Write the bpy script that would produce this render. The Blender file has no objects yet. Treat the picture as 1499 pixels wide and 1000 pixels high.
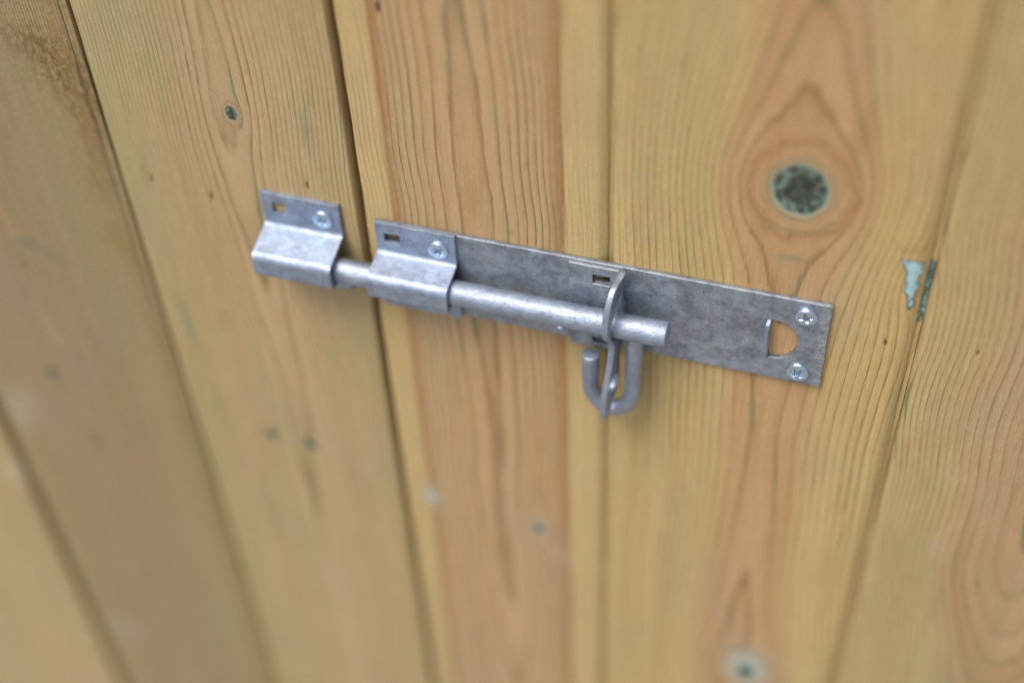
import bpy, bmesh, math, random
import numpy as np
from mathutils import Matrix, Vector

random.seed(7)
MM = 0.001
scn = bpy.context.scene
COL = scn.collection

# ------------------------------------------------------------------ camera
# wall plane: y = 0 (front of the planks), x right, z up; origin = top left corner of the bolt's back plate
cam_d = bpy.data.cameras.new('camera')
cam = bpy.data.objects.new('camera', cam_d)
COL.objects.link(cam)
cam.location = Vector((217.6364, -425.4108, 410.4409)) * MM
cam.rotation_mode = 'XYZ'
_R = (Matrix.Rotation(0.35480, 3, 'Z') @ Matrix.Rotation(0.76500, 3, 'X') @ Matrix.Rotation(-0.05790, 3, 'Z'))
cam.rotation_euler = _R.to_euler('XYZ')
cam_d.sensor_fit = 'HORIZONTAL'
cam_d.sensor_width = 36.0
cam_d.lens = 50.0
cam_d.clip_start = 0.01
cam_d.clip_end = 200.0
cam_d.dof.use_dof = True
cam_d.dof.focus_distance = 0.596
cam_d.dof.aperture_fstop = 1.9
cam_d.dof.aperture_blades = 9
scn.camera = cam

# ------------------------------------------------------------------ light: overcast daylight
SUN_EL, SUN_AZ = math.radians(63), math.radians(212)     # azimuth clockwise from +y: in front of the gate, a little left
wd = bpy.data.worlds.new('World')
scn.world = wd
wd.use_nodes = True
wn, wl = wd.node_tree.nodes, wd.node_tree.links
wn.clear()
sky = wn.new('ShaderNodeTexSky')
sky.sky_type = 'NISHITA'
sky.sun_disc = False
sky.sun_elevation = SUN_EL
sky.sun_rotation = SUN_AZ
sky.dust_density = 4.0
sky.air_density = 1.0
hs = wn.new('ShaderNodeHueSaturation')
hs.inputs['Saturation'].default_value = 0.72
bg = wn.new('ShaderNodeBackground')
bg.inputs['Strength'].default_value = 0.10
wo = wn.new('ShaderNodeOutputWorld')
wl.new(sky.outputs[0], hs.inputs['Color'])
wl.new(hs.outputs[0], bg.inputs['Color'])
wl.new(bg.outputs[0], wo.inputs['Surface'])
sun_d = bpy.data.lights.new('sun', 'SUN')
sun_d.energy = 1.5
sun_d.angle = math.radians(26)
sun_d.color = (1.0, 0.98, 0.955)
sun = bpy.data.objects.new('sun', sun_d)
COL.objects.link(sun)
_to = Vector((math.sin(SUN_AZ) * math.cos(SUN_EL), math.cos(SUN_AZ) * math.cos(SUN_EL), math.sin(SUN_EL)))
sun.rotation_euler = _to.to_track_quat('Z', 'Y').to_euler()
sun.location = _to * 3

scn.view_settings.view_transform = 'Standard'
scn.view_settings.look = 'None'
scn.view_settings.exposure = 0.84
scn.view_settings.gamma = 1.0
scn.view_settings.use_curve_mapping = False
scn.render.engine = 'CYCLES'
scn.cycles.use_denoising = True
scn.cycles.max_bounces = 4

# ------------------------------------------------------------------ node helper
def vnoise(x, z, seed, octaves=3, gain=0.55):
    """smooth value noise, 0..1"""
    tab = np.random.RandomState(seed).rand(256, 256)
    out, amp, tot = 0.0, 1.0, 0.0
    for o_ in range(octaves):
        xi, zi = np.floor(x).astype(int), np.floor(z).astype(int)
        fx, fz = x - xi, z - zi
        fx, fz = fx * fx * (3 - 2 * fx), fz * fz * (3 - 2 * fz)
        g = lambda i, j: tab[(xi + i) & 255, (zi + j) & 255]
        out = out + amp * ((g(0, 0) * (1 - fx) + g(1, 0) * fx) * (1 - fz) + (g(0, 1) * (1 - fx) + g(1, 1) * fx) * fz)
        tot += amp
        amp *= gain
        x, z = x * 2.03 + 17.3, z * 2.03 + 5.1
    return out / tot

class G:
    def __init__(s, name):
        s.m = bpy.data.materials.new(name)
        s.m.use_nodes = True
        s.t = s.m.node_tree
        s.t.nodes.clear()
        s.out = s.t.nodes.new('ShaderNodeOutputMaterial')
        s.b = s.t.nodes.new('ShaderNodeBsdfPrincipled')
        s.t.links.new(s.b.outputs[0], s.out.inputs[0])
        s._obj = None
    def put(s, sock, v):
        if isinstance(v, bpy.types.NodeSocket):
            s.t.links.new(v, sock)
        elif v is not None:
            if isinstance(v, (tuple, list)) and sock.type == 'RGBA' and len(v) == 3:
                v = (*v, 1.0)
            sock.default_value = v
    def bsdf(s, key, v):
        s.put(s.b.inputs[key], v)
    def m_(s, op, a, b=None, c=None, clamp=False):
        n = s.t.nodes.new('ShaderNodeMath')
        n.operation = op
        n.use_clamp = clamp
        s.put(n.inputs[0], a)
        if b is not None: s.put(n.inputs[1], b)
        if c is not None: s.put(n.inputs[2], c)
        return n.outputs[0]
    def add(s, a, b): return s.m_('ADD', a, b)
    def sub(s, a, b): return s.m_('SUBTRACT', a, b)
    def mul(s, a, b): return s.m_('MULTIPLY', a, b)
    def step(s, a, lo, hi, to0=0.0, to1=1.0):
        n = s.t.nodes.new('ShaderNodeMapRange')
        n.interpolation_type = 'SMOOTHSTEP'
        s.put(n.inputs[0], a)
        n.inputs[1].default_value, n.inputs[2].default_value = lo, hi
        n.inputs[3].default_value, n.inputs[4].default_value = to0, to1
        return n.outputs[0]
    def lin(s, a, lo, hi, to0=0.0, to1=1.0):
        n = s.t.nodes.new('ShaderNodeMapRange')
        s.put(n.inputs[0], a)
        n.inputs[1].default_value, n.inputs[2].default_value = lo, hi
        n.inputs[3].default_value, n.inputs[4].default_value = to0, to1
        return n.outputs[0]
    def mix(s, f, a, b, mode='MIX'):
        n = s.t.nodes.new('ShaderNodeMix')
        n.data_type = 'RGBA'
        n.blend_type = mode
        s.put(n.inputs[0], f)
        s.put(n.inputs[6], a)
        s.put(n.inputs[7], b)
        return n.outputs[2]
    def attr(s, name):
        n = s.t.nodes.new('ShaderNodeAttribute')
        n.attribute_name = name
        return n.outputs['Fac']
    def mm(s, scale=(1, 1, 1), off=(0, 0, 0)):       # object coordinates in millimetres, scaled
        if s._obj is None:
            s._obj = s.t.nodes.new('ShaderNodeTexCoord').outputs['Object']
        n = s.t.nodes.new('ShaderNodeMapping')
        s.t.links.new(s._obj, n.inputs[0])
        n.inputs['Scale'].default_value = [1000 * k for k in scale]
        n.inputs['Location'].default_value = off
        return n.outputs[0]
    def noise(s, vec, scale=1.0, detail=2.0, rough=0.5, dist=0.0):
        n = s.t.nodes.new('ShaderNodeTexNoise')
        s.put(n.inputs['Vector'], vec)
        n.inputs['Scale'].default_value = scale
        n.inputs['Detail'].default_value = detail
        n.inputs['Roughness'].default_value = rough
        n.inputs['Distortion'].default_value = dist
        return n.outputs[0]
    def voro(s, vec, scale=1.0, feature='F1', rnd=1.0):
        n = s.t.nodes.new('ShaderNodeTexVoronoi')
        n.feature = feature
        s.put(n.inputs['Vector'], vec)
        n.inputs['Scale'].default_value = scale
        n.inputs['Randomness'].default_value = rnd
        return n
    def bump(s, h, dist, strength=1.0):
        n = s.t.nodes.new('ShaderNodeBump')
        n.inputs['Strength'].default_value = strength
        n.inputs['Distance'].default_value = dist
        s.put(n.inputs['Height'], h)
        s.t.links.new(n.outputs[0], s.b.inputs['Normal'])

# ------------------------------------------------------------------ materials
def wood_material(name, sap, heart, late_sap, late_heart, seed, green=1.0, rough_sawn=0.0, ringk=1.0):
    g = G(name)
    o = (seed * 37.1, seed * 11.7, seed * 53.3)
    ring, ht, con = g.attr('ring'), g.attr('heart'), g.attr('contrast')
    # growth rings: the attribute holds the smooth ring count, the nodes draw each ring
    wob = g.noise(g.mm((0.30, 0.30, 0.018), o), 1.0, 2.0, 0.55)
    wob2 = g.noise(g.mm((1.3, 1.3, 0.06), o), 1.0, 1.0)
    rr = g.add(ring, g.add(g.mul(g.sub(wob, 0.5), 0.34), g.mul(g.sub(wob2, 0.5), 0.13)))
    fr = g.m_('FRACT', rr)
    late = g.mul(g.step(fr, 0.30, 0.90), g.step(fr, 0.92, 1.0, 1.0, 0.0))
    late_sharp = g.mul(g.step(fr, 0.72, 0.90), g.step(fr, 0.93, 1.0, 1.0, 0.0))
    wnode = g.t.nodes.new('ShaderNodeTexWhiteNoise')
    wnode.noise_dimensions = '1D'
    g.put(wnode.inputs['W'], g.add(g.m_('FLOOR', rr), seed * 3.7))
    perring = g.lin(wnode.outputs['Value'], 0, 1, 0.45, 1.10)
    broken = g.lin(g.noise(g.mm((0.8, 0.8, 0.035), (o[1], o[2], o[0])), 1.0, 2.0), 0.3, 0.7, 0.55, 1.15)
    lw = g.mul(g.mul(g.add(g.mul(late, 0.32), g.mul(late_sharp, 0.68)), perring), g.mul(con, broken))
    lw = g.m_('MULTIPLY', lw, ringk, clamp=True)
    # body colour
    body = g.mix(ht, sap, heart)
    amber = g.attr('amber')
    body = g.mix(g.m_('MULTIPLY', amber, 0.95, clamp=True), body, (0.34, 0.15, 0.045))
    tone = g.attr('tone')
    body = g.mix(g.lin(tone, 0.30, 0.72, 0.0, 0.55), body, g.mix(ht, tuple(c * k for c, k in zip(sap, (0.86, 0.82, 0.72))), tuple(c * k for c, k in zip(heart, (0.90, 0.80, 0.70)))))
    blotch = g.attr('blotch')
    body = g.mix(g.step(blotch, 0.50, 0.75, 0.0, 0.30), body, (0.46, 0.33, 0.235))
    latec = g.mix(ht, late_sap, late_heart)
    col = g.mix(lw, body, latec)
    # fibre streaks
    fib = g.noise(g.mm((1.7, 1.7, 0.05), o), 1.0, 3.0, 0.7)
    col = g.mix(g.lin(fib, 0.32, 0.68, 0.0, 0.30), col, (0.22, 0.12, 0.04))
    fib2 = g.noise(g.mm((2.2, 2.2, 0.16), (o[2], o[1], o[0])), 1.0, 1.0, 0.6)
    col = g.mix(g.step(fib2, 0.56, 0.74, 0.0, 0.22), col, (0.70, 0.56, 0.36))
    # copper preservative lying in some of the rings
    gn = g.attr('copper')
    gfac = g.mul(g.step(gn, 0.52, 0.70, 0.0, 0.62 * green), late_sharp)
    col = g.mix(gfac, col, (0.13, 0.20, 0.105))
    wash = g.attr('wash')
    col = g.mix(g.step(wash, 0.50, 0.72, 0.0, 0.16 * green), col, (0.26, 0.30, 0.13))
    gattr = g.mul(g.attr('green'), g.lin(wob2, 0.25, 0.65, 0.45, 1.2))
    col = g.mix(g.m_('MULTIPLY', gattr, 0.8, clamp=True), col, (0.10, 0.19, 0.135))
    # brown weather stain (rough edge of the left board)
    st = g.attr('stain')
    stn = g.noise(g.mm((0.45, 0.45, 0.22), o), 1.0, 3.0, 0.75)
    stf = g.mul(g.mul(st, g.step(stn, 0.36, 0.58)), g.lin(late, 0.0, 0.8, 0.65, 1.0))
    col = g.mix(g.m_('MULTIPLY', stf, 0.85, clamp=True), col, (0.19, 0.105, 0.028))
    col = g.mix(g.mul(g.attr('ochre'), g.lin(stn, 0.3, 0.6, 0.35, 0.85)), col, (0.34, 0.225, 0.075))
    # pale scuffs
    col = g.mix(g.mul(g.attr('pale'), g.lin(stn, 0.3, 0.7, 0.3, 1.0)), col, (0.62, 0.58, 0.46))
    col = g.mix(g.m_('MULTIPLY', g.attr('mint'), g.lin(stn, 0.3, 0.65, 0.55, 1.1), clamp=True), col, (0.36, 0.49, 0.45))
    # knots: ring collar, then the speckled blue-green dead core
    kn = g.attr('knot')
    core = g.step(kn, 0.42, 0.58)
    rim = g.mul(g.step(kn, 0.34, 0.48), g.step(kn, 0.50, 0.60, 1.0, 0.0))
    kv = g.noise(g.mm((0.30, 0.30, 0.30), o), 1.0, 4.0, 0.80)
    kw = g.voro(g.mm((0.55, 0.55, 0.55), o), 1.0).outputs['Distance']
    kcol = g.mix(g.step(kv, 0.42, 0.62), (0.016, 0.034, 0.028), (0.19, 0.30, 0.245))
    kcol = g.mix(g.step(kw, 0.55, 0.90, 0.0, 0.75), kcol, (0.075, 0.05, 0.03))
    kcol = g.mix(g.step(kn, 0.80, 1.0, 0.0, 0.75), kcol, (0.02, 0.03, 0.026))
    col = g.mix(core, col, kcol)
    col = g.mix(g.mul(rim, g.lin(stn, 0.35, 0.62, 0.25, 0.85)), col, (0.25, 0.38, 0.30))
    # pale blue-green resin patch at a board edge
    rs = g.attr('resin')
    rsn = kv
    rmask = g.step(g.add(rs, g.mul(g.sub(rsn, 0.5), 1.25)), 0.36, 0.48)
    rcol = g.mix(g.step(g.add(g.mul(rsn, 0.9), g.mul(rs, 0.5)), 0.74, 0.95), (0.05, 0.12, 0.10), (0.38, 0.57, 0.58))
    col = g.mix(rmask, col, rcol)
    # tiny light specks of dried resin following the rings
    vs = g.voro(g.mm((0.45, 0.45, 0.28), o), 1.0)
    spk = g.mul(g.step(vs.outputs['Distance'], 0.05, 0.16, 1.0, 0.0), g.step(g.attr('wash'), 0.56, 0.68))
    col = g.mix(g.mul(spk, 0.75), col, (0.48, 0.56, 0.46))
    nick = g.attr('nick')
    col = g.mix(g.step(nick, 0.25, 0.75), col, (0.045, 0.024, 0.010))
    # fine sanding grain so the surface is never flat
    sand = g.noise(g.mm((1.9, 1.9, 1.1), o), 1.0, 2.0, 0.75)
    col = g.mix(g.lin(sand, 0.3, 0.7, 0.0, 0.24), col, (0.16, 0.085, 0.03))
    if rough_sawn:
        rsaw = g.noise(g.mm((0.9, 0.9, 1.5), o), 1.0, 4.0, 0.75)
        col = g.mix(g.step(rsaw, 0.46, 0.68, 0.0, 0.45), col, (0.12, 0.08, 0.03))
        col = g.mix(g.step(rsaw, 0.46, 0.32, 0.0, 0.25), col, (0.55, 0.46, 0.30))
    g.bsdf('Base Color', col)
    g.bsdf('Roughness', g.lin(fib, 0.3, 0.7, 0.50, 0.66))
    g.bsdf('Specular IOR Level', 0.32)
    h = g.add(g.mul(late_sharp, 0.05), g.add(g.mul(fib, 0.12), g.mul(sand, 0.16)))
    if rough_sawn:
        h = g.add(h, g.mul(rsaw, 0.75 * rough_sawn))
        h = g.add(h, g.mul(g.mul(st, stn), 0.6))
    h = g.sub(h, g.mul(nick, 0.8))
    h = g.sub(h, g.mul(core, g.mul(kv, 0.5)))
    h = g.add(h, g.mul(rmask, 0.35))
    g.bump(h, 1.0 * MM, 1.0)
    return g.m

def zinc_material(name, base, dark, rough=(0.36, 0.58), metal=0.92, speck=1.0, bumpk=1.0, crust_x=None):
    g = G(name)
    big = g.noise(g.mm((0.11, 0.11, 0.11), (3, 8, 1)), 1.0, 4.0, 0.62, 0.5)
    mid = g.noise(g.mm((0.42, 0.42, 0.42), (9, 2, 5)), 1.0, 4.0, 0.65, 0.8)
    cell = g.voro(g.mm((0.30, 0.30, 0.30), (2, 2, 7)), 1.0).outputs['Color']
    cs = g.t.nodes.new('ShaderNodeSeparateColor')
    g.put(cs.inputs[0], cell)
    f = g.add(g.mul(big, 0.62), g.add(g.mul(mid, 0.34), g.mul(cs.outputs[0], 0.06)))
    col = g.mix(g.step(f, 0.33, 0.70), dark, base)
    rub = g.noise(g.mm((0.10, 1.6, 1.9), (4, 3, 8)), 1.0, 2.0, 0.6)
    col = g.mix(g.step(rub, 0.56, 0.74, 0.0, 0.35), col, tuple(min(0.9, c * 1.25) for c in base))
    warm = g.noise(g.mm((0.07, 0.07, 0.12), (31, 7, 3)), 1.0, 3.0, 0.6)
    col = g.mix(g.step(warm, 0.54, 0.74, 0.0, 0.32), col, (0.38, 0.36, 0.34))
    # scratches and white bloom
    scr = g.noise(g.mm((0.5, 0.5, 3.4), (5, 5, 5)), 1.0, 3.0, 0.7, 1.2)
    col = g.mix(g.step(scr, 0.63, 0.75, 0.0, 0.45), col, tuple(min(0.9, c * 1.35) for c in base))
    vp = g.voro(g.mm((0.34, 0.34, 0.34), (1, 4, 9)), 1.0).outputs['Distance']
    spm = g.step(g.noise(g.mm((0.16, 0.16, 0.16), (7, 1, 2)), 1.0, 2.0), 0.46, 0.58)
    spots = g.mul(g.step(vp, 0.08, 0.19, 1.0, 0.0), spm)
    col = g.mix(g.mul(spots, 0.75 * speck), col, (0.085, 0.088, 0.10))
    crust = None
    if crust_x:                                         # lumpy run of zinc along the cut right end
        sx = g.t.nodes.new('ShaderNodeSeparateXYZ')
        g.put(sx.inputs[0], g.mm())
        cn = g.noise(g.mm((0.55, 0.55, 0.45), (2, 9, 4)), 1.0, 4.0, 0.75)
        crust = g.mul(g.step(g.add(sx.outputs[0], g.mul(g.sub(cn, 0.5), 9.0)), crust_x, crust_x + 2.2), g.step(cn, 0.38, 0.6))
        col = g.mix(g.mul(crust, 0.8), col, g.mix(g.step(scr, 0.40, 0.58), (0.16, 0.155, 0.16), (0.72, 0.73, 0.75)))
    g.bsdf('Base Color', col)
    g.bsdf('Metallic', metal)
    g.bsdf('Roughness', g.lin(g.add(g.mul(mid, 0.6), g.mul(scr, 0.4)), 0.30, 0.70, rough[1], rough[0]))
    fine = g.noise(g.mm((1.1, 1.1, 1.1)), 1.0, 2.0, 0.7)
    h = g.add(g.mul(big, 0.9), g.add(g.mul(mid, 0.45), g.mul(fine, 0.16)))
    h = g.sub(h, g.mul(spots, 0.10))
    if crust is not None:
        h = g.add(h, g.mul(crust, g.mul(scr, 1.2)))
    g.bump(h, 1.0 * MM, 0.40 * bumpk)
    return g.m

M_PLATE = zinc_material('galvanised_plate', (0.42, 0.465, 0.525), (0.20, 0.225, 0.26), (0.44, 0.64), 0.86, 1.0, 1.0, 196.2)
M_BRACKET = zinc_material('galvanised_bracket', (0.41, 0.485, 0.62), (0.25, 0.295, 0.375), (0.45, 0.66), 0.88, 0.5, 1.2)
M_ROD = zinc_material('galvanised_rod', (0.40, 0.455, 0.555), (0.28, 0.315, 0.385), (0.48, 0.66), 0.88, 1.0, 1.5)
M_HOOK = zinc_material('galvanised_hook', (0.39, 0.44, 0.53), (0.27, 0.305, 0.37), (0.42, 0.60), 0.88, 0.6)
def screw_material():
    g = G('bright_zinc_screw')
    n = g.noise(g.mm((0.9, 0.9, 0.9)), 1.0, 3.0)
    g.bsdf('Base Color', g.mix(g.step(n, 0.35, 0.65), (0.46, 0.60, 0.74), (0.66, 0.77, 0.88)))
    g.bsdf('Metallic', 1.0)
    g.bsdf('Roughness', 0.27)
    g.bump(n, 0.25 * MM, 0.3)
    return g.m
M_SCREW = screw_material()

W_GREY = wood_material('pine_weathered', (0.485, 0.375, 0.185), (0.475, 0.345, 0.195), (0.12, 0.085, 0.035), (0.14, 0.085, 0.04), 1, 1.0, 1.0, 1.25)
W_OLIVE = wood_material('pine_olive', (0.515, 0.395, 0.195), (0.515, 0.365, 0.195), (0.18, 0.125, 0.05), (0.21, 0.125, 0.055), 2, 1.25, 0.0, 1.0)
W_PINK = wood_material('pine_pink_heart', (0.60, 0.445, 0.195), (0.555, 0.38, 0.20), (0.29, 0.185, 0.07), (0.27, 0.145, 0.06), 3, 0.8, 0.0, 1.0)
W_KNOT = wood_material('pine_knotty', (0.60, 0.44, 0.185), (0.545, 0.345, 0.165), (0.28, 0.155, 0.05), (0.27, 0.135, 0.05), 4, 0.7, 0.0, 0.92)
W_EDGE = wood_material('pine_right', (0.57, 0.42, 0.18), (0.525, 0.35, 0.18), (0.26, 0.15, 0.055), (0.25, 0.135, 0.06), 5, 1.1, 0.0, 0.85)

# ------------------------------------------------------------------ object helpers
def link(name, me, mat, parent=None, smooth_angle=None):
    o = bpy.data.objects.new(name, me)
    COL.objects.link(o)
    if mat is not None:
        me.materials.append(mat)
    if parent is not None:
        o.parent = parent
    if smooth_angle is not None:
        me.shade_smooth()
        me.set_sharp_from_angle(angle=math.radians(smooth_angle))
    return o

def thing(name, label, cat, loc=(0, 0, 0)):
    e = bpy.data.objects.new(name, None)
    COL.objects.link(e)
    e.empty_display_size = 0.02
    e.location = loc
    e['label'] = label
    e['category'] = cat
    return e

def box_mesh(name, a, b, bevel=0.0):
    bm = bmesh.new()
    bmesh.ops.create_cube(bm, size=1.0)
    for v in bm.verts:
        v.co = Vector([(a[i] + b[i]) / 2 + v.co[i] * (b[i] - a[i]) for i in range(3)]) * MM
    if bevel:
        bmesh.ops.bevel(bm, geom=bm.edges[:], offset=bevel * MM, segments=2, affect='EDGES', profile=0.5)
    me = bpy.data.meshes.new(name)
    bm.to_mesh(me)
    bm.free()
    return me

# ------------------------------------------------------------------ ground (out of frame below, gives the bounce light)
gm = G('paving')
gv = gm.noise(gm.mm((0.02, 0.02, 0.02)), 1.0, 6.0, 0.6)
gm.bsdf('Base Color', gm.mix(gv, (0.17, 0.16, 0.145), (0.33, 0.31, 0.28)))
gm.bsdf('Roughness', 0.85)
GROUND_Z = -1050.0
ground = link('ground', box_mesh('ground', (-20000, -20000, GROUND_Z - 50), (20000, 20000, GROUND_Z)), gm.m)
ground['kind'] = 'structure'

# ------------------------------------------------------------------ planks
def sines(seed, n, lo, hi):
    r = np.random.RandomState(seed)
    return [(r.uniform(lo, hi), r.uniform(0, 6.28), r.uniform(0.5, 1.0)) for _ in range(n)]
def wob1(z, seed, n=5, lo=1 / 260.0, hi=1 / 60.0):
    s = 0.0
    for f, ph, a in sines(seed, n, lo, hi):
        s = s + a * np.sin(z * f * 6.283 + ph)
    return s / n
def sstep(x, a, b):
    t = np.clip((x - a) / (b - a), 0, 1)
    return t * t * (3 - 2 * t)
def blob(x, z, cx, cz, rx, rz, ang=0.0):
    c, s = math.cos(ang), math.sin(ang)
    dx, dz = x - cx, z - cz
    u, v = c * dx + s * dz, -s * dx + c * dz
    return np.exp(-((u / rx) ** 2 + (v / rz) ** 2))
def flow(x, z, knots):
    """sideways shift of the fibres where they part around knots (flow past a cylinder)"""
    u = x.copy()
    for kx, kz, R, el, _core in knots:
        dx, dz = x - kx, (z - kz) / el
        rho2 = np.maximum(dx * dx + dz * dz, (R * 0.90) ** 2)
        u = u - dx * (R * R) / rho2 * 0.97
    return u
def knot_rings(x, z, ring, knots, A):
    for kx, kz, R, el, core in knots:
        rho = np.sqrt((x - kx) ** 2 + ((z - kz) / (1 + (el - 1) * 0.4)) ** 2) * (1 + 0.34 * (vnoise(x / (0.34 * R) + kx, z / (0.34 * R), 5, 3, 0.6) - 0.5))
        inside = 1 - sstep(rho, R * 0.94, R * 1.03)
        own = 0.6 + np.maximum(R - rho, 0) / max(1.3, R * 0.12)
        ring = ring * (1 - inside) + own * inside
        A['heart'] = np.maximum(A['heart'], inside * 0.25)
        A['amber'] = np.maximum(A['amber'], 0.55 * np.exp(-((rho - R * 0.98) / (0.13 * R)) ** 2))
        A['contrast'] = A['contrast'] * (1 + 0.1 * inside)
        A['knot'] = np.maximum(A['knot'], np.clip(0.5 + (core - rho) / max(1.0, core * 0.5) * 0.5, 0, 1) * (rho < core * 2.2))
    return ring

Z_LEVELS = np.concatenate([
    np.arange(GROUND_Z + 45, -620, 40.0), np.arange(-620, -360, 6.0), np.arange(-360, -90, 3.0),
    np.arange(-90, 156, 1.3), np.arange(156, 340, 9.0), [340.0]])

def grain_space(x, z):
    """the trunk the boards were cut from tapers: rings widen a little towards the right"""
    w = 1 + 0.000489063 * x
    return (1.0988875 * x - 0.3218) / w, (0.876139 * z + 0.4333) / w

def plank(xl, xr, lc, ld, rc, rd, tongue, td, mat, parent, field, seed, yoff=0.0, label=None):
    """one matchboard: square or chamfered edges, a tongue on the right under the next board"""
    xs, ys = [xl, xl, xl], [15.0, 8.0, ld]
    for k in range(1, 5):
        t = k / 4
        xs.append(xl + lc * t)
        ys.append(ld * (1 - t) ** 1.7 if ld > 1.6 else ld * (1 - math.sin(t * 1.5708)))
    nface = int((xr - rc - xl - lc) / 0.8)
    fx = np.linspace(xl + lc, xr - rc, nface)[1:]
    xs += list(fx)
    ys += [0.0] * len(fx)
    for k in range(1, 5):
        t = k / 4
        xs.append(xr - rc + rc * t)
        ys.append(rd * t ** 1.4)
    if tongue > 0:
        xs += [xr + 0.05, xr + tongue * 0.5, xr + tongue, xr + tongue]
        ys += [td, td + 0.15, td + 0.3, 15.0]
    else:
        xs += [xr, xr]
        ys += [8.0, 15.0]
    xs, ys = np.array(xs), np.array(ys)
    nc, nr = len(xs), len(Z_LEVELS)
    X = np.repeat(xs[None, :], nr, 0)
    Y = np.repeat(ys[None, :], nr, 0) + yoff
    Z = np.repeat(Z_LEVELS[:, None], nc, 1)
    # boards are never dead flat or dead straight
    onface = (ys < 2.0)[None, :]
    Y = Y + onface * (0.18 * wob1(Z, seed + 3) + 0.10 * np.sin(X * 0.11 + seed))
    X2 = X + 0.35 * wob1(Z, seed + 9, 6, 1 / 200.0, 1 / 25.0)
    A = {k: np.zeros_like(X) for k in ('heart', 'amber', 'green', 'stain', 'pale', 'knot', 'resin', 'nick', 'ochre', 'mint')}
    A['contrast'] = np.ones_like(X)
    XF = X + 0.4 * np.maximum(ys, 0)[None, :]
    A['ring'] = field(*grain_space(XF, Z), A)
    A['tone'] = vnoise(XF * 0.10, Z * 0.006, seed)
    A['blotch'] = vnoise(XF * 0.035, Z * 0.02, seed + 20)
    A['copper'] = vnoise(XF * 0.16, Z * 0.02, seed + 40)
    A['wash'] = vnoise(XF * 0.05, Z * 0.010, seed + 60)
    co = np.stack([X2, Y, Z], -1).reshape(-1, 3) * MM
    idx = np.arange(nr * nc).reshape(nr, nc)
    quads = np.stack([idx[:-1, :-1], idx[:-1, 1:], idx[1:, 1:], idx[1:, :-1]], -1).reshape(-1, 4)
    back = np.stack([idx[:-1, -1], idx[:-1, 0], idx[1:, 0], idx[1:, -1]], -1)
    quads = np.concatenate([quads, back])
    nq = len(quads)
    me = bpy.data.meshes.new('plank')
    me.vertices.add(len(co))
    me.vertices.foreach_set('co', co.ravel())
    caps = [idx[0, ::-1], idx[-1, :]]
    loops = np.concatenate([quads.ravel()] + caps)
    starts = np.concatenate([np.arange(nq) * 4, [nq * 4, nq * 4 + nc]])
    me.loops.add(len(loops))
    me.loops.foreach_set('vertex_index', loops.astype(np.int32))
    me.polygons.add(len(starts))
    me.polygons.foreach_set('loop_start', starts.astype(np.int32))
    me.update(calc_edges=True)
    me.validate()
    for k, v in A.items():
        at = me.attributes.new(k, 'FLOAT', 'POINT')
        at.data.foreach_set('value', v.astype(np.float32).ravel())
    o = link('plank', me, mat, parent, 50)
    if label:
        o['label'] = label
    return o

_ZF = np.arange(-1100, 400, 2.0)
def soft(z, zs, hs_):
    k = np.exp(-0.5 * (np.arange(-30, 31) * 2.0 / 15.0) ** 2)
    f = np.convolve(np.pad(np.interp(_ZF, zs, hs_), 30, 'edge'), k / k.sum(), 'valid')
    return np.interp(z, _ZF, f)

# --- ring fields, one for each plank (x, z in millimetres on the face) ---
def field_far_left(x, z, A):
    s = np.sqrt((x + 430 + 4 * wob1(z, 70)) ** 2 + (8 + 0.02 * z) ** 2)
    A['heart'] += 0.35 * (1 - sstep(s, 90, 130))
    A['pale'] += 0.6 * blob(x, z, -352, -278, 9, 16, -0.5)
    A['contrast'] *= 0.7
    return 0.12 * s + 0.002 * s * s

def field_a(x, z, A):
    kn = [(-264, -162, 7.0, 1.3, 4.5)]
    u = flow(x, z, kn)
    s = np.sqrt((u + 250 + 5 * wob1(z, 11)) ** 2 + (14 + 0.03 * z) ** 2)
    A['heart'] += (1 - sstep(s, 45, 75)) * 0.8
    rim = sstep(x, -172, -164) * (1 - sstep(x, -160, -156))
    A['amber'] += 0.0 * rim 
    A['stain'] += 1.9 * np.clip(blob(x, z, -166, 47, 15, 22, 0.35) + 0.9 * blob(x, z, -163, 20, 7, 22) + 0.55 * blob(x, z, -186, 62, 18, 9, -0.2)
                    + 0.55 * blob(x, z, -168, -12, 9, 10) + 0.4 * blob(x, z, -170, -45, 10, 8) + 0.3 * blob(x, z, -180, 88, 22, 7), 0, 1)
    A['green'] += 0.95 * blob(x, z, -244, -61 + 0 * z, 10, 2.6, 0.25) + 0.9 * blob(x, z, -226, -66, 8, 2.4, -0.45) + 0.3 * blob(x, z, -215, -120, 14, 3)
    A['pale'] += 0.5 * blob(x, z, -311, -205, 13, 22, -0.7) + 0.3 * blob(x, z, -303, -437, 20, 14)
    A['ochre'] = np.clip(rim * (0.75 + 0.5 * wob1(z, 12)) + 0.5 * blob(x, z, -180, -20, 10, 40), 0, 1)
    A['contrast'] *= 1.3
    ring = 0.50 * s
    return knot_rings(x, z, ring, kn, A)

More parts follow.
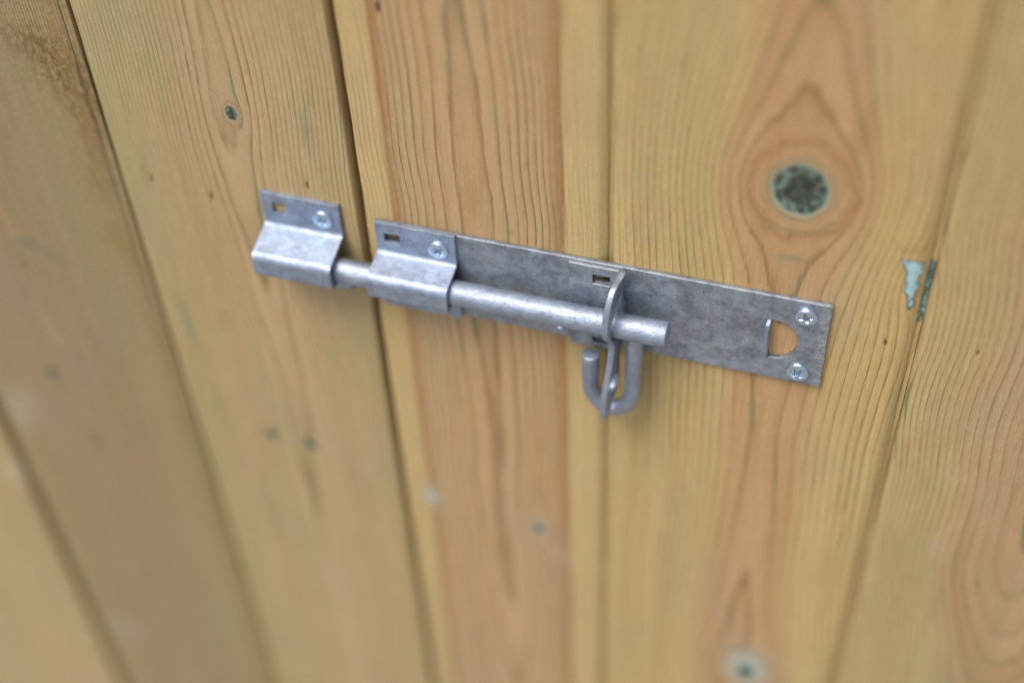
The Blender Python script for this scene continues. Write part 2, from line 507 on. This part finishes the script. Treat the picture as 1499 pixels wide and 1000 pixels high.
def field_b(x, z, A):
    kn = [(-69.5, 41, 5.0, 1.35, 3.0), (-92.6, -158, 6, 1.2, 3.2), (-66.5, -157, 6, 1.2, 3.6)]
    u = flow(x, z, kn)
    h = soft(z, [-700, -200, -60, 30, 60, 200, 340], [27, 26, 24, 21, 20, 24, 28])
    s = np.sqrt((u + 72 + 4 * wob1(z, 21)) ** 2 + h * h)
    A['heart'] += 0.6 * (1 - sstep(s, 26, 60))
    A['contrast'] *= 0.95
    A['green'] += (0.85 * blob(x, z, -133, -90, 2.6, 20, 0.10) + 0.4 * blob(x, z, -30, 40, 4, 13) + 0.35 * blob(x, z, -126, -150, 3, 18, 0.15)
                   + 0.35 * blob(x, z, -112, -210, 4, 22))
    A['nick'] += (blob(x, z, -128.5, -1, 0.9, 2.0, 0.2) + blob(x, z, -92.8, -4.3, 0.9, 2.6, 0.1) + blob(x, z, -34.6, 11.5, 0.7, 2.6, 0.1))
    A['stain'] += 0.6 * (blob(x, z, -132, 3, 3, 9) + blob(x, z, -105, -80, 3, 4))
    ring = 0.42 * s
    return knot_rings(x, z, ring, kn, A)

def field_c(x, z, A):
    kn = [(73, -172, 7.5, 1.1, 2.8)]
    u = flow(x, z, kn)
    xc = 49.5 + 3.0 * wob1(z, 31) + 0.02 * (20 - z)
    h = soft(z, [-700, -330, -230, -190, -120, -40, 22, 75, 340], [26, 18, 9, 9, 10, 8, 5, 8, 20])
    d = u - xc
    d = np.where(d > 0, d * 1.08, d)
    s = np.sqrt(d * d + h * h)
    lo, hi = 8.6 + 0.9 * wob1(z, 33), 90.5 + 0.9 * wob1(z, 34)
    A['heart'] += sstep(x, lo - 0.8, lo + 0.9) * (1 - sstep(x, hi - 0.8, hi + 0.9))
    A['amber'] += A['heart'] * (1.0 * np.exp(-((x - lo) / 5.0) ** 2) + 1.0 * np.exp(-((x - hi) / 6.0) ** 2) + 0.55 * blob(x, z, 49, 20, 5, 12))
    A['mint'] += 0.95 * blob(x, z, 9.5, -171, 4.5, 7) + 0.7 * blob(x, z, 73, -172, 5, 6)
    A['pale'] += 0.3 * blob(x, z, 85, -188, 7, 5)
    A['green'] += 0.9 * blob(x, z, 72.5, 16, 0.8, 0.9) + 0.9 * blob(x, z, 66.5, 5.3, 0.8, 0.9) + 0.7 * blob(x, z, 74.5, 38, 0.8, 0.9)
    A['nick'] += blob(x, z, 14.5, 96, 1.0, 3.0)
    A['contrast'] *= np.where(x > hi, 0.55, np.where(x < lo, 0.75, 1.15))
    ring = 0.055 * s + 0.0037 * s * s
    return knot_rings(x, z, ring, kn, A)

def field_d(x, z, A):
    kn = [(182, 45, 18.8, 1.12, 9.8), (188, -234, 15, 1.2, 4.2), (234, 13, 9.0, 1.4, 0.0)]
    u = flow(x, z, kn)
    xc = 182 + 3.2 * wob1(z, 41)
    h = soft(z, [-700, -300, -245, -200, -113, -70, -25, 20, 64, 72, 118, 340], [22, 14, 5, 5, 10, 12, 9, 4, 3, 4.5, 14, 36])
    d = u - xc
    s = np.sqrt(d * d + h * h)
    A['heart'] += 1 - sstep(np.abs(d) + 2.0 * wob1(z, 43), 12, 20)
    A['amber'] += 0.22 * np.exp(-((s - 15) / 3.0) ** 2) * sstep(z, 40, 75) + 0.4 * blob(x, z, 199, 64, 4, 16, -0.15)
    A['green'] += (0.75 * blob(x, z, 182, 16.5, 6, 1.3) + 0.35 * np.exp(-(((np.hypot(x - 182, z - 45)) - 17.5) / 1.3) ** 2) * sstep(-z, -42, -30)
                   + 0.40 * np.exp(-(((np.hypot(x - 182, z - 45)) - 12.0) / 1.6) ** 2))
    A['mint'] += 1.0 * blob(x, z, 188, -231, 10.5, 14)
    for ang, r0, r1 in ((0.5, 2, 8.5), (2.2, 1, 7), (3.7, 2, 9), (5.3, 1, 8)):
        cx_, cz_ = 182 + math.cos(ang) * (r0 + r1) / 2, 45 + math.sin(ang) * (r0 + r1) / 2
        A['nick'] += 0.75 * blob(x, z, cx_, cz_, (r1 - r0) / 2, 0.55, ang)
    A['nick'] += blob(x, z, 220.7, -12.6, 0.6, 1.7, 0.05)
    # blue-green resin pocket on the right edge
    t = np.clip((25 - z) / 23.0, 0, 1)
    wv = vnoise(x * 0.0 + 3.0, z * 0.35, 8) - 0.5
    wv2 = vnoise(x * 0.0 + 9.0, z * 0.5, 9) - 0.5
    zt = 25.0 + 4.0 * (vnoise(x * 0.4, z * 0.0, 12) - 0.5)
    left = 219.5 + 6.5 * t ** 0.8 + 4.0 * wv
    right = 228.6 - 1.5 * t + 3.5 * wv2
    inb = sstep(x, left - 0.8, left + 0.8) * (1 - sstep(x, right - 0.7, right + 0.7)) * sstep(z, 1.0, 6.0) * (1 - sstep(z, zt - 1.5, zt + 0.4))
    inb2 = sstep(x, 229.8 - 2.5 * wv, 231.0 - 2.5 * wv) * sstep(z, -6, 1) * (1 - sstep(z, zt - 1.5, zt + 0.4))
    A['resin'] += np.clip(1.0 * inb + 0.66 * inb2, 0, 1)
    A['amber'] += 0.5 * blob(x, z, 224, 28.5, 7, 2.5)
    A['amber'] = np.clip(A['amber'], 0, 1)
    ring = 0.10 * s + 0.0040 * s * s
    ring = np.where(s > 25, 0.10 * 25 + 0.0040 * 625 + (s - 25) * 0.31, ring)
    return knot_rings(x, z, ring, kn[:2], A)

def field_e(x, z, A):
    xc = 287 + 3 * wob1(z, 51) - 0.03 * z
    h = soft(z, [-700, -300, -178, -125, -90, -40, 60, 340], [80, 45, 23, 12, 5, 4, 9, 20])
    s = np.sqrt((x - xc) ** 2 + h * h)
    A['heart'] += 1 - sstep(s, 26, 40)
    A['amber'] += 0.45 * np.exp(-((s - 24) / 2.2) ** 2) * sstep(-z, 60, 120)
    A['green'] += 0.10 + 0.35 * (1 - sstep(x, 232, 236)) * (0.5 + 0.5 * wob1(z, 55))
    A['nick'] += 0.8 * blob(x, z, 252.5, -9, 0.5, 1.6, -0.15)
    A['pale'] += 0.22 * blob(x, z, 254, -70, 3, 9) + 0.22 * blob(x, z, 257, -110, 3, 10)
    return 0.10 * s + 0.0036 * s * s

def field_far_right(x, z, A):
    s = np.sqrt((x - 400 + 4 * wob1(z, 61)) ** 2 + (10 + 0.03 * z) ** 2)
    A['heart'] += 1 - sstep(s, 25, 45)
    return 0.10 * s + 0.0036 * s * s

fence = thing('fence_panel', 'fixed fence panel of weathered olive pine boards left of the dark gap', 'fence', (0, 0, GROUND_Z * MM))
gate = thing('garden_gate', 'closed pine board gate right of the dark gap, carrying the long bolt plate', 'gate', (0, 0, GROUND_Z * MM))
def planks_of(parent, *rows):
    for r in rows:
        o = plank(*r[:8], r[8], parent, r[9], r[10], *(r[11:]))
        o.location = (0, 0, -GROUND_Z * MM)
planks_of(fence,
    (-520.0, -270.6, 2.5, 2.5, 1.6, 1.2, 4.6, 9.0, W_OLIVE, field_far_left, 101, 0.0, 'pinkish plank at the far left edge'),
    (-264.2, -133.2, 3.0, 2.4, 1.5, 0.8, 3.4, 0.95, W_GREY, field_a, 102, 0.0, 'rough greyish plank with a brown stain along its right edge'),
    (-126.9, -8.8, 1.2, 1.0, 0.8, 0.8, 0.0, 0.0, W_OLIVE, field_b, 103, -0.9, 'olive plank with one small green knot, under the keeper'))
planks_of(gate,
    (-5.4, 104.6, 0.8, 0.8, 4.2, 2.6, 1.8, 3.2, W_PINK, field_c, 104, 0.0, 'plank with a pink brown heart band between pale edges'),
    (106.7, 233.4, 2.0, 2.2, 5.0, 2.7, 1.9, 3.2, W_KNOT, field_d, 105, 0.0, 'plank with a large dark green round knot'),
    (235.6, 358.0, 3.2, 3.0, 6.0, 2.8, 1.9, 3.2, W_EDGE, field_e, 106, 0.0, 'rightmost plank in view with curved rings low down'),
    (360.2, 480.0, 2.4, 2.4, 1.2, 1.5, 0.0, 0.0, W_PINK, field_far_right, 107, 0.0))

def timber_field_attrs(o):
    me = o.data
    for k in ('heart', 'amber', 'green', 'stain', 'pale', 'knot', 'resin', 'nick', 'contrast', 'ring', 'tone', 'blotch', 'copper', 'wash'):
        me.attributes.new(k, 'FLOAT', 'POINT')
    n = len(me.vertices)
    co = np.zeros(n * 3)
    me.vertices.foreach_get('co', co)
    me.attributes['ring'].data.foreach_set('value', (co[0::3] * 250).astype(np.float32))
    me.attributes['contrast'].data.foreach_set('value', np.ones(n, np.float32))
def timber(name, a, b, mat, parent):
    o = link(name, box_mesh(name, a, b, 1.5), mat, parent, 40)
    timber_field_attrs(o)
    o.location = (0, 0, -GROUND_Z * MM)
    return o
timber('gap_backing', (-95, 15.2, GROUND_Z), (12, 110, 340), W_GREY, fence)  # unseen timber added behind the gap so that it stays dark
for z in (-820, 210):
    timber('rail', (-520, 15.2, z - 45), (-95.5, 55, z + 45), W_GREY, fence)
    timber('rail', (14, 15.2, z - 45), (480, 45, z + 45), W_GREY, gate)

# ------------------------------------------------------------------ metal helpers
def cut_sheet(name, outline, holes, thick, to3d, mat, parent, bevel=0.35, res=1):
    """flat sheet cut from a 2D outline with holes, given thickness and softened edges; to3d maps (u, v, w) in mm"""
    cu = bpy.data.curves.new(name, 'CURVE')
    cu.dimensions = '2D'
    cu.fill_mode = 'BOTH'
    cu.extrude = max(0.01, thick / 2 - bevel)
    cu.bevel_depth = bevel
    cu.bevel_resolution = 2
    cu.offset = -bevel
    for loop in [outline] + holes:
        sp = cu.splines.new('POLY')
        sp.points.add(len(loop) - 1)
        for pnt, (u, v) in zip(sp.points, loop):
            pnt.co = (u, v, 0, 1)
        sp.use_cyclic_u = True
    tmp = bpy.data.objects.new(name, cu)
    COL.objects.link(tmp)
    dg = bpy.context.evaluated_depsgraph_get()
    me = bpy.data.meshes.new_from_object(tmp.evaluated_get(dg))
    bpy.data.objects.remove(tmp)
    bpy.data.curves.remove(cu)
    bm = bmesh.new()
    bm.from_mesh(me)
    bmesh.ops.remove_doubles(bm, verts=bm.verts[:], dist=1e-4)
    for v in bm.verts:
        v.co = Vector(to3d(*v.co)) * MM
    bmesh.ops.recalc_face_normals(bm, faces=bm.faces[:])
    bm.to_mesh(me)
    bm.free()
    me.name = name
    me.materials.clear()
    return link(name, me, mat, parent, 38)

def jitter_line(a, b, n, amp, seed):
    r = random.Random(seed)
    out = []
    for k in range(n):
        t = k / n
        nx, ny = -(b[1] - a[1]), b[0] - a[0]
        L = math.hypot(nx, ny)
        j = r.uniform(-amp, amp) if k else 0
        out.append((a[0] + (b[0] - a[0]) * t + nx / L * j, a[1] + (b[1] - a[1]) * t + ny / L * j))
    return out
def rect_loop(x0, x1, z0, z1):
    return [(x0, z0), (x1, z0), (x1, z1), (x0, z1)]

def hat_bracket(name, x0, x1, zc, base, thick, front, half, ztop, zbot, hole, mat, parent, seed, slope=2.0):
    """strip bent over the rod: top flange, shelf, flat front, lower flange. base = y of the surface it lies on"""
    prof = [(ztop, base - thick)]
    def arc(cz, cy, r, a0, a1, n=6):
        for k in range(n + 1):
            a = math.radians(a0 + (a1 - a0) * k / n)
            prof.append((cz + r * math.sin(a), cy - r * math.cos(a)))
    f = base - thick                                    # front face of the flange (y, negative outwards)
    hz0, hz1 = hole[2], hole[3]
    for z in (hz1, hz0):
        prof.append((z, f))
    ri, ro = 2.4, 4.2
    # inner bend (concave), then shelf, then rounded outer corner
    z1 = zc + half + slope
    cz, cy = z1 + ri, f - ri
    for k in range(7):
        a = math.radians(90 * k / 6)
        prof.append((cz - ri * math.sin(a), cy + ri * math.cos(a)))
    arc_c = (zc + half - ro, front + ro)
    for k in range(8):
        a = math.radians(90 * k / 7)
        prof.append((arc_c[0] + ro * math.cos(a), arc_c[1] - ro * math.sin(a)))
    arc_c = (zc - half + ro, front + ro)
    for k in range(8):
        a = math.radians(90 * k / 7)
        prof.append((arc_c[0] - ro * math.sin(a), arc_c[1] - ro * math.cos(a)))
    z1 = zc - half - 0.6
    cz, cy = z1 - ri, f - ri
    for k in range(7):
        a = math.radians(90 * (6 - k) / 6)
        prof.append((cz + ri * math.sin(a), cy + ri * math.cos(a)))
    prof.append((zbot, f))
    xs = sorted(set([x0, x1, hole[0], hole[1]] + [x0 + (x1 - x0) * k / 16 for k in range(17)]))
    r = random.Random(seed)
    bm = bmesh.new()
    vs = []
    for i, x in enumerate(xs):
        row = []
        for j, (z, y) in enumerate(prof):
            jx = r.uniform(-0.12, 0.12)
            jz = r.uniform(-0.22, 0.22) if j in (0, len(prof) - 1) else 0
            edge = i in (0, len(xs) - 1)
            row.append(bm.verts.new(Vector((x + (jx if edge else 0), y + 0.10 * math.sin(x * 0.31 + z * 0.4 + seed), z + jz)) * MM))
        vs.append(row)
    for i in range(len(xs) - 1):
        for j in range(len(prof) - 1):
            inx = hole[0] - 1e-6 <= xs[i] and xs[i + 1] <= hole[1] + 1e-6
            if inx and j == 1:
                continue
            bm.faces.new((vs[i][j], vs[i + 1][j], vs[i + 1][j + 1], vs[i][j + 1]))
    bmesh.ops.recalc_face_normals(bm, faces=bm.faces[:])
    bm.faces.ensure_lookup_table()
    if sum(fc.normal.y for fc in bm.faces) > 0:
        bmesh.ops.reverse_faces(bm, faces=bm.faces[:])
    me = bpy.data.meshes.new(name)
    bm.to_mesh(me)
    bm.free()
    o = link(name, me, mat, parent)
    me.shade_smooth()
    so = o.modifiers.new('thickness', 'SOLIDIFY')
    so.thickness = thick * MM
    so.offset = -1.0
    be = o.modifiers.new('soft_edges', 'BEVEL')
    be.width = 0.35 * MM
    be.segments = 2
    be.limit_method = 'ANGLE'
    be.angle_limit = math.radians(50)
    wn_ = o.modifiers.new('normals', 'WEIGHTED_NORMAL')
    return o

def tube(name, path, radius, mat, parent, seg=32, cap_bevel=0.6, wobble=0.05, seed=0):
    """round bar swept along a path (mm), flat ends with a small bevel"""
    r_ = random.Random(seed)
    pts = [Vector(p_) for p_ in path]
    d0, d1 = (pts[1] - pts[0]).normalized(), (pts[-1] - pts[-2]).normalized()
    rings = [(pts[0], radius - cap_bevel, d0), (pts[0] + d0 * cap_bevel * 0.3, radius - cap_bevel * 0.3, d0), (pts[0] + d0 * cap_bevel, radius, d0)]
    for k in range(1, len(pts) - 1):
        rings.append((pts[k], radius, (pts[k + 1] - pts[k - 1]).normalized()))
    rings += [(pts[-1] - d1 * cap_bevel, radius, d1), (pts[-1] - d1 * cap_bevel * 0.3, radius - cap_bevel * 0.3, d1), (pts[-1], radius - cap_bevel, d1)]
    bm = bmesh.new()
    prev = None
    up = Vector((0, -1, 0))
    loops = []
    for c, rad, d in rings:
        n = (up - d * up.dot(d)).normalized()
        b = d.cross(n)
        lp = []
        for k in range(seg):
            a = 2 * math.pi * k / seg
            rr = rad * (1 + r_.uniform(-1, 1) * wobble / radius)
            lp.append(bm.verts.new((c + (n * math.cos(a) + b * math.sin(a)) * rr) * MM))
        loops.append(lp)
    for a, b in zip(loops[:-1], loops[1:]):
        for k in range(seg):
            bm.faces.new((a[k], a[(k + 1) % seg], b[(k + 1) % seg], b[k]))
    bm.faces.new(loops[0][::-1])
    bm.faces.new(loops[-1])
    bmesh.ops.recalc_face_normals(bm, faces=bm.faces[:])
    me = bpy.data.meshes.new(name)
    bm.to_mesh(me)
    bm.free()
    return link(name, me, mat, parent, 45)

def screw_mesh(r=4.9, h=1.5, rot=0.0):
    """round head with a rim and a real cross recess"""
    NR, NS = 34, 72
    bm = bmesh.new()
    rings = []
    def height(x, y):
        q = math.hypot(x, y)
        t = min(q / r, 1.0)
        z = h * (1 - 0.22 * t * t) if t < 0.9 else h * (0.822 - 0.86 * ((t - 0.9) / 0.1) ** 2)
        c, s = math.cos(rot), math.sin(rot)
        u, v = abs(c * x + s * y), abs(-s * x + c * y)
        def sl(w, L):
            dx, dy = w[0] - L[0], w[1] - L[1]
            return max(dx, dy)
        d = min(sl((u, v), (0.66, 2.7)), sl((v, u), (0.66, 2.7)), u + v - 1.9)
        dep = max(0.0, min(1.0, (0.12 - d) / 0.34))
        taper = 2.2 * (1 - 0.30 * q / 2.7)
        return z - dep * max(0.4, taper)
    centre = bm.verts.new(Vector((0, -height(0, 0), 0)) * MM)
    for i in range(1, NR + 1):
        q = r * (i / NR) ** 0.95
        lp = []
        for k in range(NS):
            a = 2 * math.pi * k / NS
            x, z = q * math.cos(a), q * math.sin(a)
            lp.append(bm.verts.new(Vector((x, -max(height(x, z), -1.3 if i < NR else -0.05), z)) * MM))
        rings.append(lp)
    skirt = [bm.verts.new(Vector((v.co.x / MM, 0.6, v.co.z / MM)) * MM) for v in rings[-1]]
    for k in range(NS):
        bm.faces.new((centre, rings[0][k], rings[0][(k + 1) % NS]))
    for a, b in zip(rings, rings[1:] + [skirt]):
        for k in range(NS):
            bm.faces.new((a[k], b[k], b[(k + 1) % NS], a[(k + 1) % NS]))
    bmesh.ops.recalc_face_normals(bm, faces=bm.faces[:])
    me = bpy.data.meshes.new('screw')
    bm.to_mesh(me)
    bm.free()
    return me
def screw(x, y, z, rot, parent, tilt=0.0, r=4.9):
    o = link('screw', screw_mesh(r, 1.5, rot), M_SCREW, parent, 60)
    o.location = Vector((x, y, z)) * MM
    o.rotation_euler = (tilt, 0, tilt * 0.6)
    return o

# ------------------------------------------------------------------ the sliding bolt on the gate
bolt = thing('sliding_bolt', 'long galvanised padlock bolt with back plate, rod and hooked handle on the gate', 'bolt')
H = 48.3
outline = (jitter_line((0, -H), (200, -H), 60, 0.12, 1) + jitter_line((200, -H), (200, 0), 70, 0.24, 2)
           + jitter_line((200, 0), (0, 0), 60, 0.10, 3) + jitter_line((0, 0), (0, -H), 10, 0.15, 4))
# D hole punched at the right end: flat on the left, round on the right
dz0, dz1, dxl = -36.0, -13.6, 176.4
dh = [(dxl, dz0), (dxl, dz1)]
for k in range(1, 16):
    a = math.radians(90 - 180 * k / 16)
    dh.append((dxl + 2.2 + 9.6 * max(0.0, math.cos(a)), (dz0 + dz1) / 2 + (dz1 - dz0) / 2 * math.sin(a)))
sq_h = lambda x, z, w=7.0, hh=6.0: rect_loop(x - w / 2, x + w / 2, z - hh / 2, z + hh / 2)
plate_holes = [dh, sq_h(8.4, -6.9, 8.4, 6.6), sq_h(103.5, -8.0, 8.0, 6.0), sq_h(103.5, -45.0, 8.0, 3.4)]
back_plate = cut_sheet('back_plate', outline, plate_holes, 2.4, lambda u, v, w: (u, -1.25 + w, v), M_PLATE, bolt, 0.35)
# tongue of metal turned outwards along the flat side of the D hole
lip = cut_sheet('lip', [(0.0, dz0 + 0.2), (3.2, dz0 + 1.8), (4.4, -27), (4.2, -20), (3.2, dz1 - 1.4), (0.0, dz1 - 0.2)], [], 1.9,
                lambda u, v, w: (dxl - 0.9 + w - u * 0.10, -2.0 - u * 0.95, v), M_BRACKET, back_plate, 0.4)
screw(190.1, -2.45, -8.0, 0.30, back_plate, 0.09)
screw(190.0, -2.45, -41.4, 0.80, back_plate, -0.04)

guide = hat_bracket('guide_bracket', 0.7, 38.0, -24.9, -2.5, 2.1, -19.9, 7.2, 1.3, -48.6, (4.6, 12.2, -9.6, -4.2), M_BRACKET, bolt, 5)
screw(30.0, -4.6, -8.0, 0.75, guide, 0.06)

ROD_Y, ROD_Z = -11.6, -25.4
rod = tube('rod', [(-50, ROD_Y, ROD_Z)] + [(-50 + 184.8 * k / 40, ROD_Y, ROD_Z) for k in range(1, 40)] + [(134.8, ROD_Y, ROD_Z)], 5.7, M_ROD, bolt, 40, 0.7, 0.04, 2)
stop = tube('stop_pin', [(88.6, ROD_Y - 0.66 * q_, ROD_Z - 0.75 * q_) for q_ in (3.0, 5.0, 6.5)], 2.3, M_ROD, rod, 22, 0.35, 0.05, 3)
# hooked handle hanging from the rod
hx0, hx1, hz, hv = 100.9, 120.4, -64.5, 14.4
hr = (hx1 - hx0) / 2
path = [(hx1 + 0.6, ROD_Y, -26.0), (hx1 + 0.5, ROD_Y, -36), (hx1 + 0.2, ROD_Y, -48), (hx1, ROD_Y, -58)]
for k in range(0, 19):
    a = math.radians(-180 * k / 18)
    path.append((hx0 + hr + hr * math.cos(a), ROD_Y, hz + hv * math.sin(a)))
path += [(hx0, ROD_Y, -58), (hx0, ROD_Y, -53), (hx0 + 0.1, ROD_Y, -46.6)]
handle = tube('handle', path, 3.9, M_HOOK, rod, 28, 0.5, 0.06, 4)

# hasp: flange lying on the plate, cheek turned outwards with the rod passing through it
hasp = cut_sheet('hasp_flange', jitter_line((89.2, -49.8), (112.2, -49.8), 12, 0.12, 7) + jitter_line((112.2, -49.8), (112.2, -0.6), 8, 0.0, 8)
                 + jitter_line((112.2, -0.6), (89.2, -0.6), 12, 0.08, 9) + jitter_line((89.2, -0.6), (89.2, -49.8), 12, 0.12, 10),
                 [sq_h(103.5, -8.0, 7.6, 5.4), sq_h(103.5, -45.0, 7.6, 3.4)], 2.0, lambda u, v, w: (u, -3.55 + w, v), M_PLATE, bolt, 0.35)
def smooth_loop(pts, n=5):
    out = []
    m = len(pts)
    for i in range(m):
        p0, p1, p2, p3 = [Vector(pts[(i + k) % m]) for k in (-1, 0, 1, 2)]
        for k in range(n):
            t = k / n
            q = 0.5 * ((2 * p1) + (p2 - p0) * t + (2 * p0 - 5 * p1 + 4 * p2 - p3) * t * t + (-p0 + 3 * p1 - 3 * p2 + p3) * t ** 3)
            out.append((q.x, q.y))
    return out
cheek_pts = [(3.0, -0.6), (10.5, -0.2), (16.8, -1.6), (21.4, -8.4), (23.6, -18.0), (22.8, -23.6), (20.0, -28.0), (17.0, -32.6), (16.6, -36.4), (18.0, -43.5), (20.8, -52.3),
             (24.0, -61.5), (24.9, -68.5), (24.3, -73.6), (22.0, -74.4), (17.2, -70.0), (12.8, -63.8), (10.6, -56.5), (10.2, -48.0), (10.0, -38.0), (6.5, -33.0), (3.0, -31.0), (2.6, -15.0)]
circ = lambda cx, cz, r, n=28, e=1.0: [(cx + r * math.cos(2 * math.pi * k / n), cz + e * r * math.sin(2 * math.pi * k / n)) for k in range(n)]
cheek = cut_sheet('cheek', smooth_loop(cheek_pts, 4), [circ(12.2, -22.4, 7.8, 32, 1.2), circ(16.6, -57.6, 4.7)], 2.8,
                  lambda u, v, w: (113.4 + w - 0.17 * max(0.0, u - 5) - 2.4 * (1 - min(1.0, max(0.0, (u - 2.6) / 3.6))) ** 2, -u, v), M_HOOK, hasp, 0.5)

# ------------------------------------------------------------------ the keeper on the fixed panel
keeper = thing('bolt_keeper', 'short galvanised keeper bracket left of the dark gap, holding the rod end', 'keeper')
kb = hat_bracket('bracket', -54.4, -16.4, -23.8, -1.0, 2.1, -21.2, 7.2, 4.9, -46.0, (-49.4, -42.4, -6.0, 0.0), M_BRACKET, keeper, 11, 3.4)
screw(-24.9, -3.1, -4.4, 0.55, kb, 0.05)
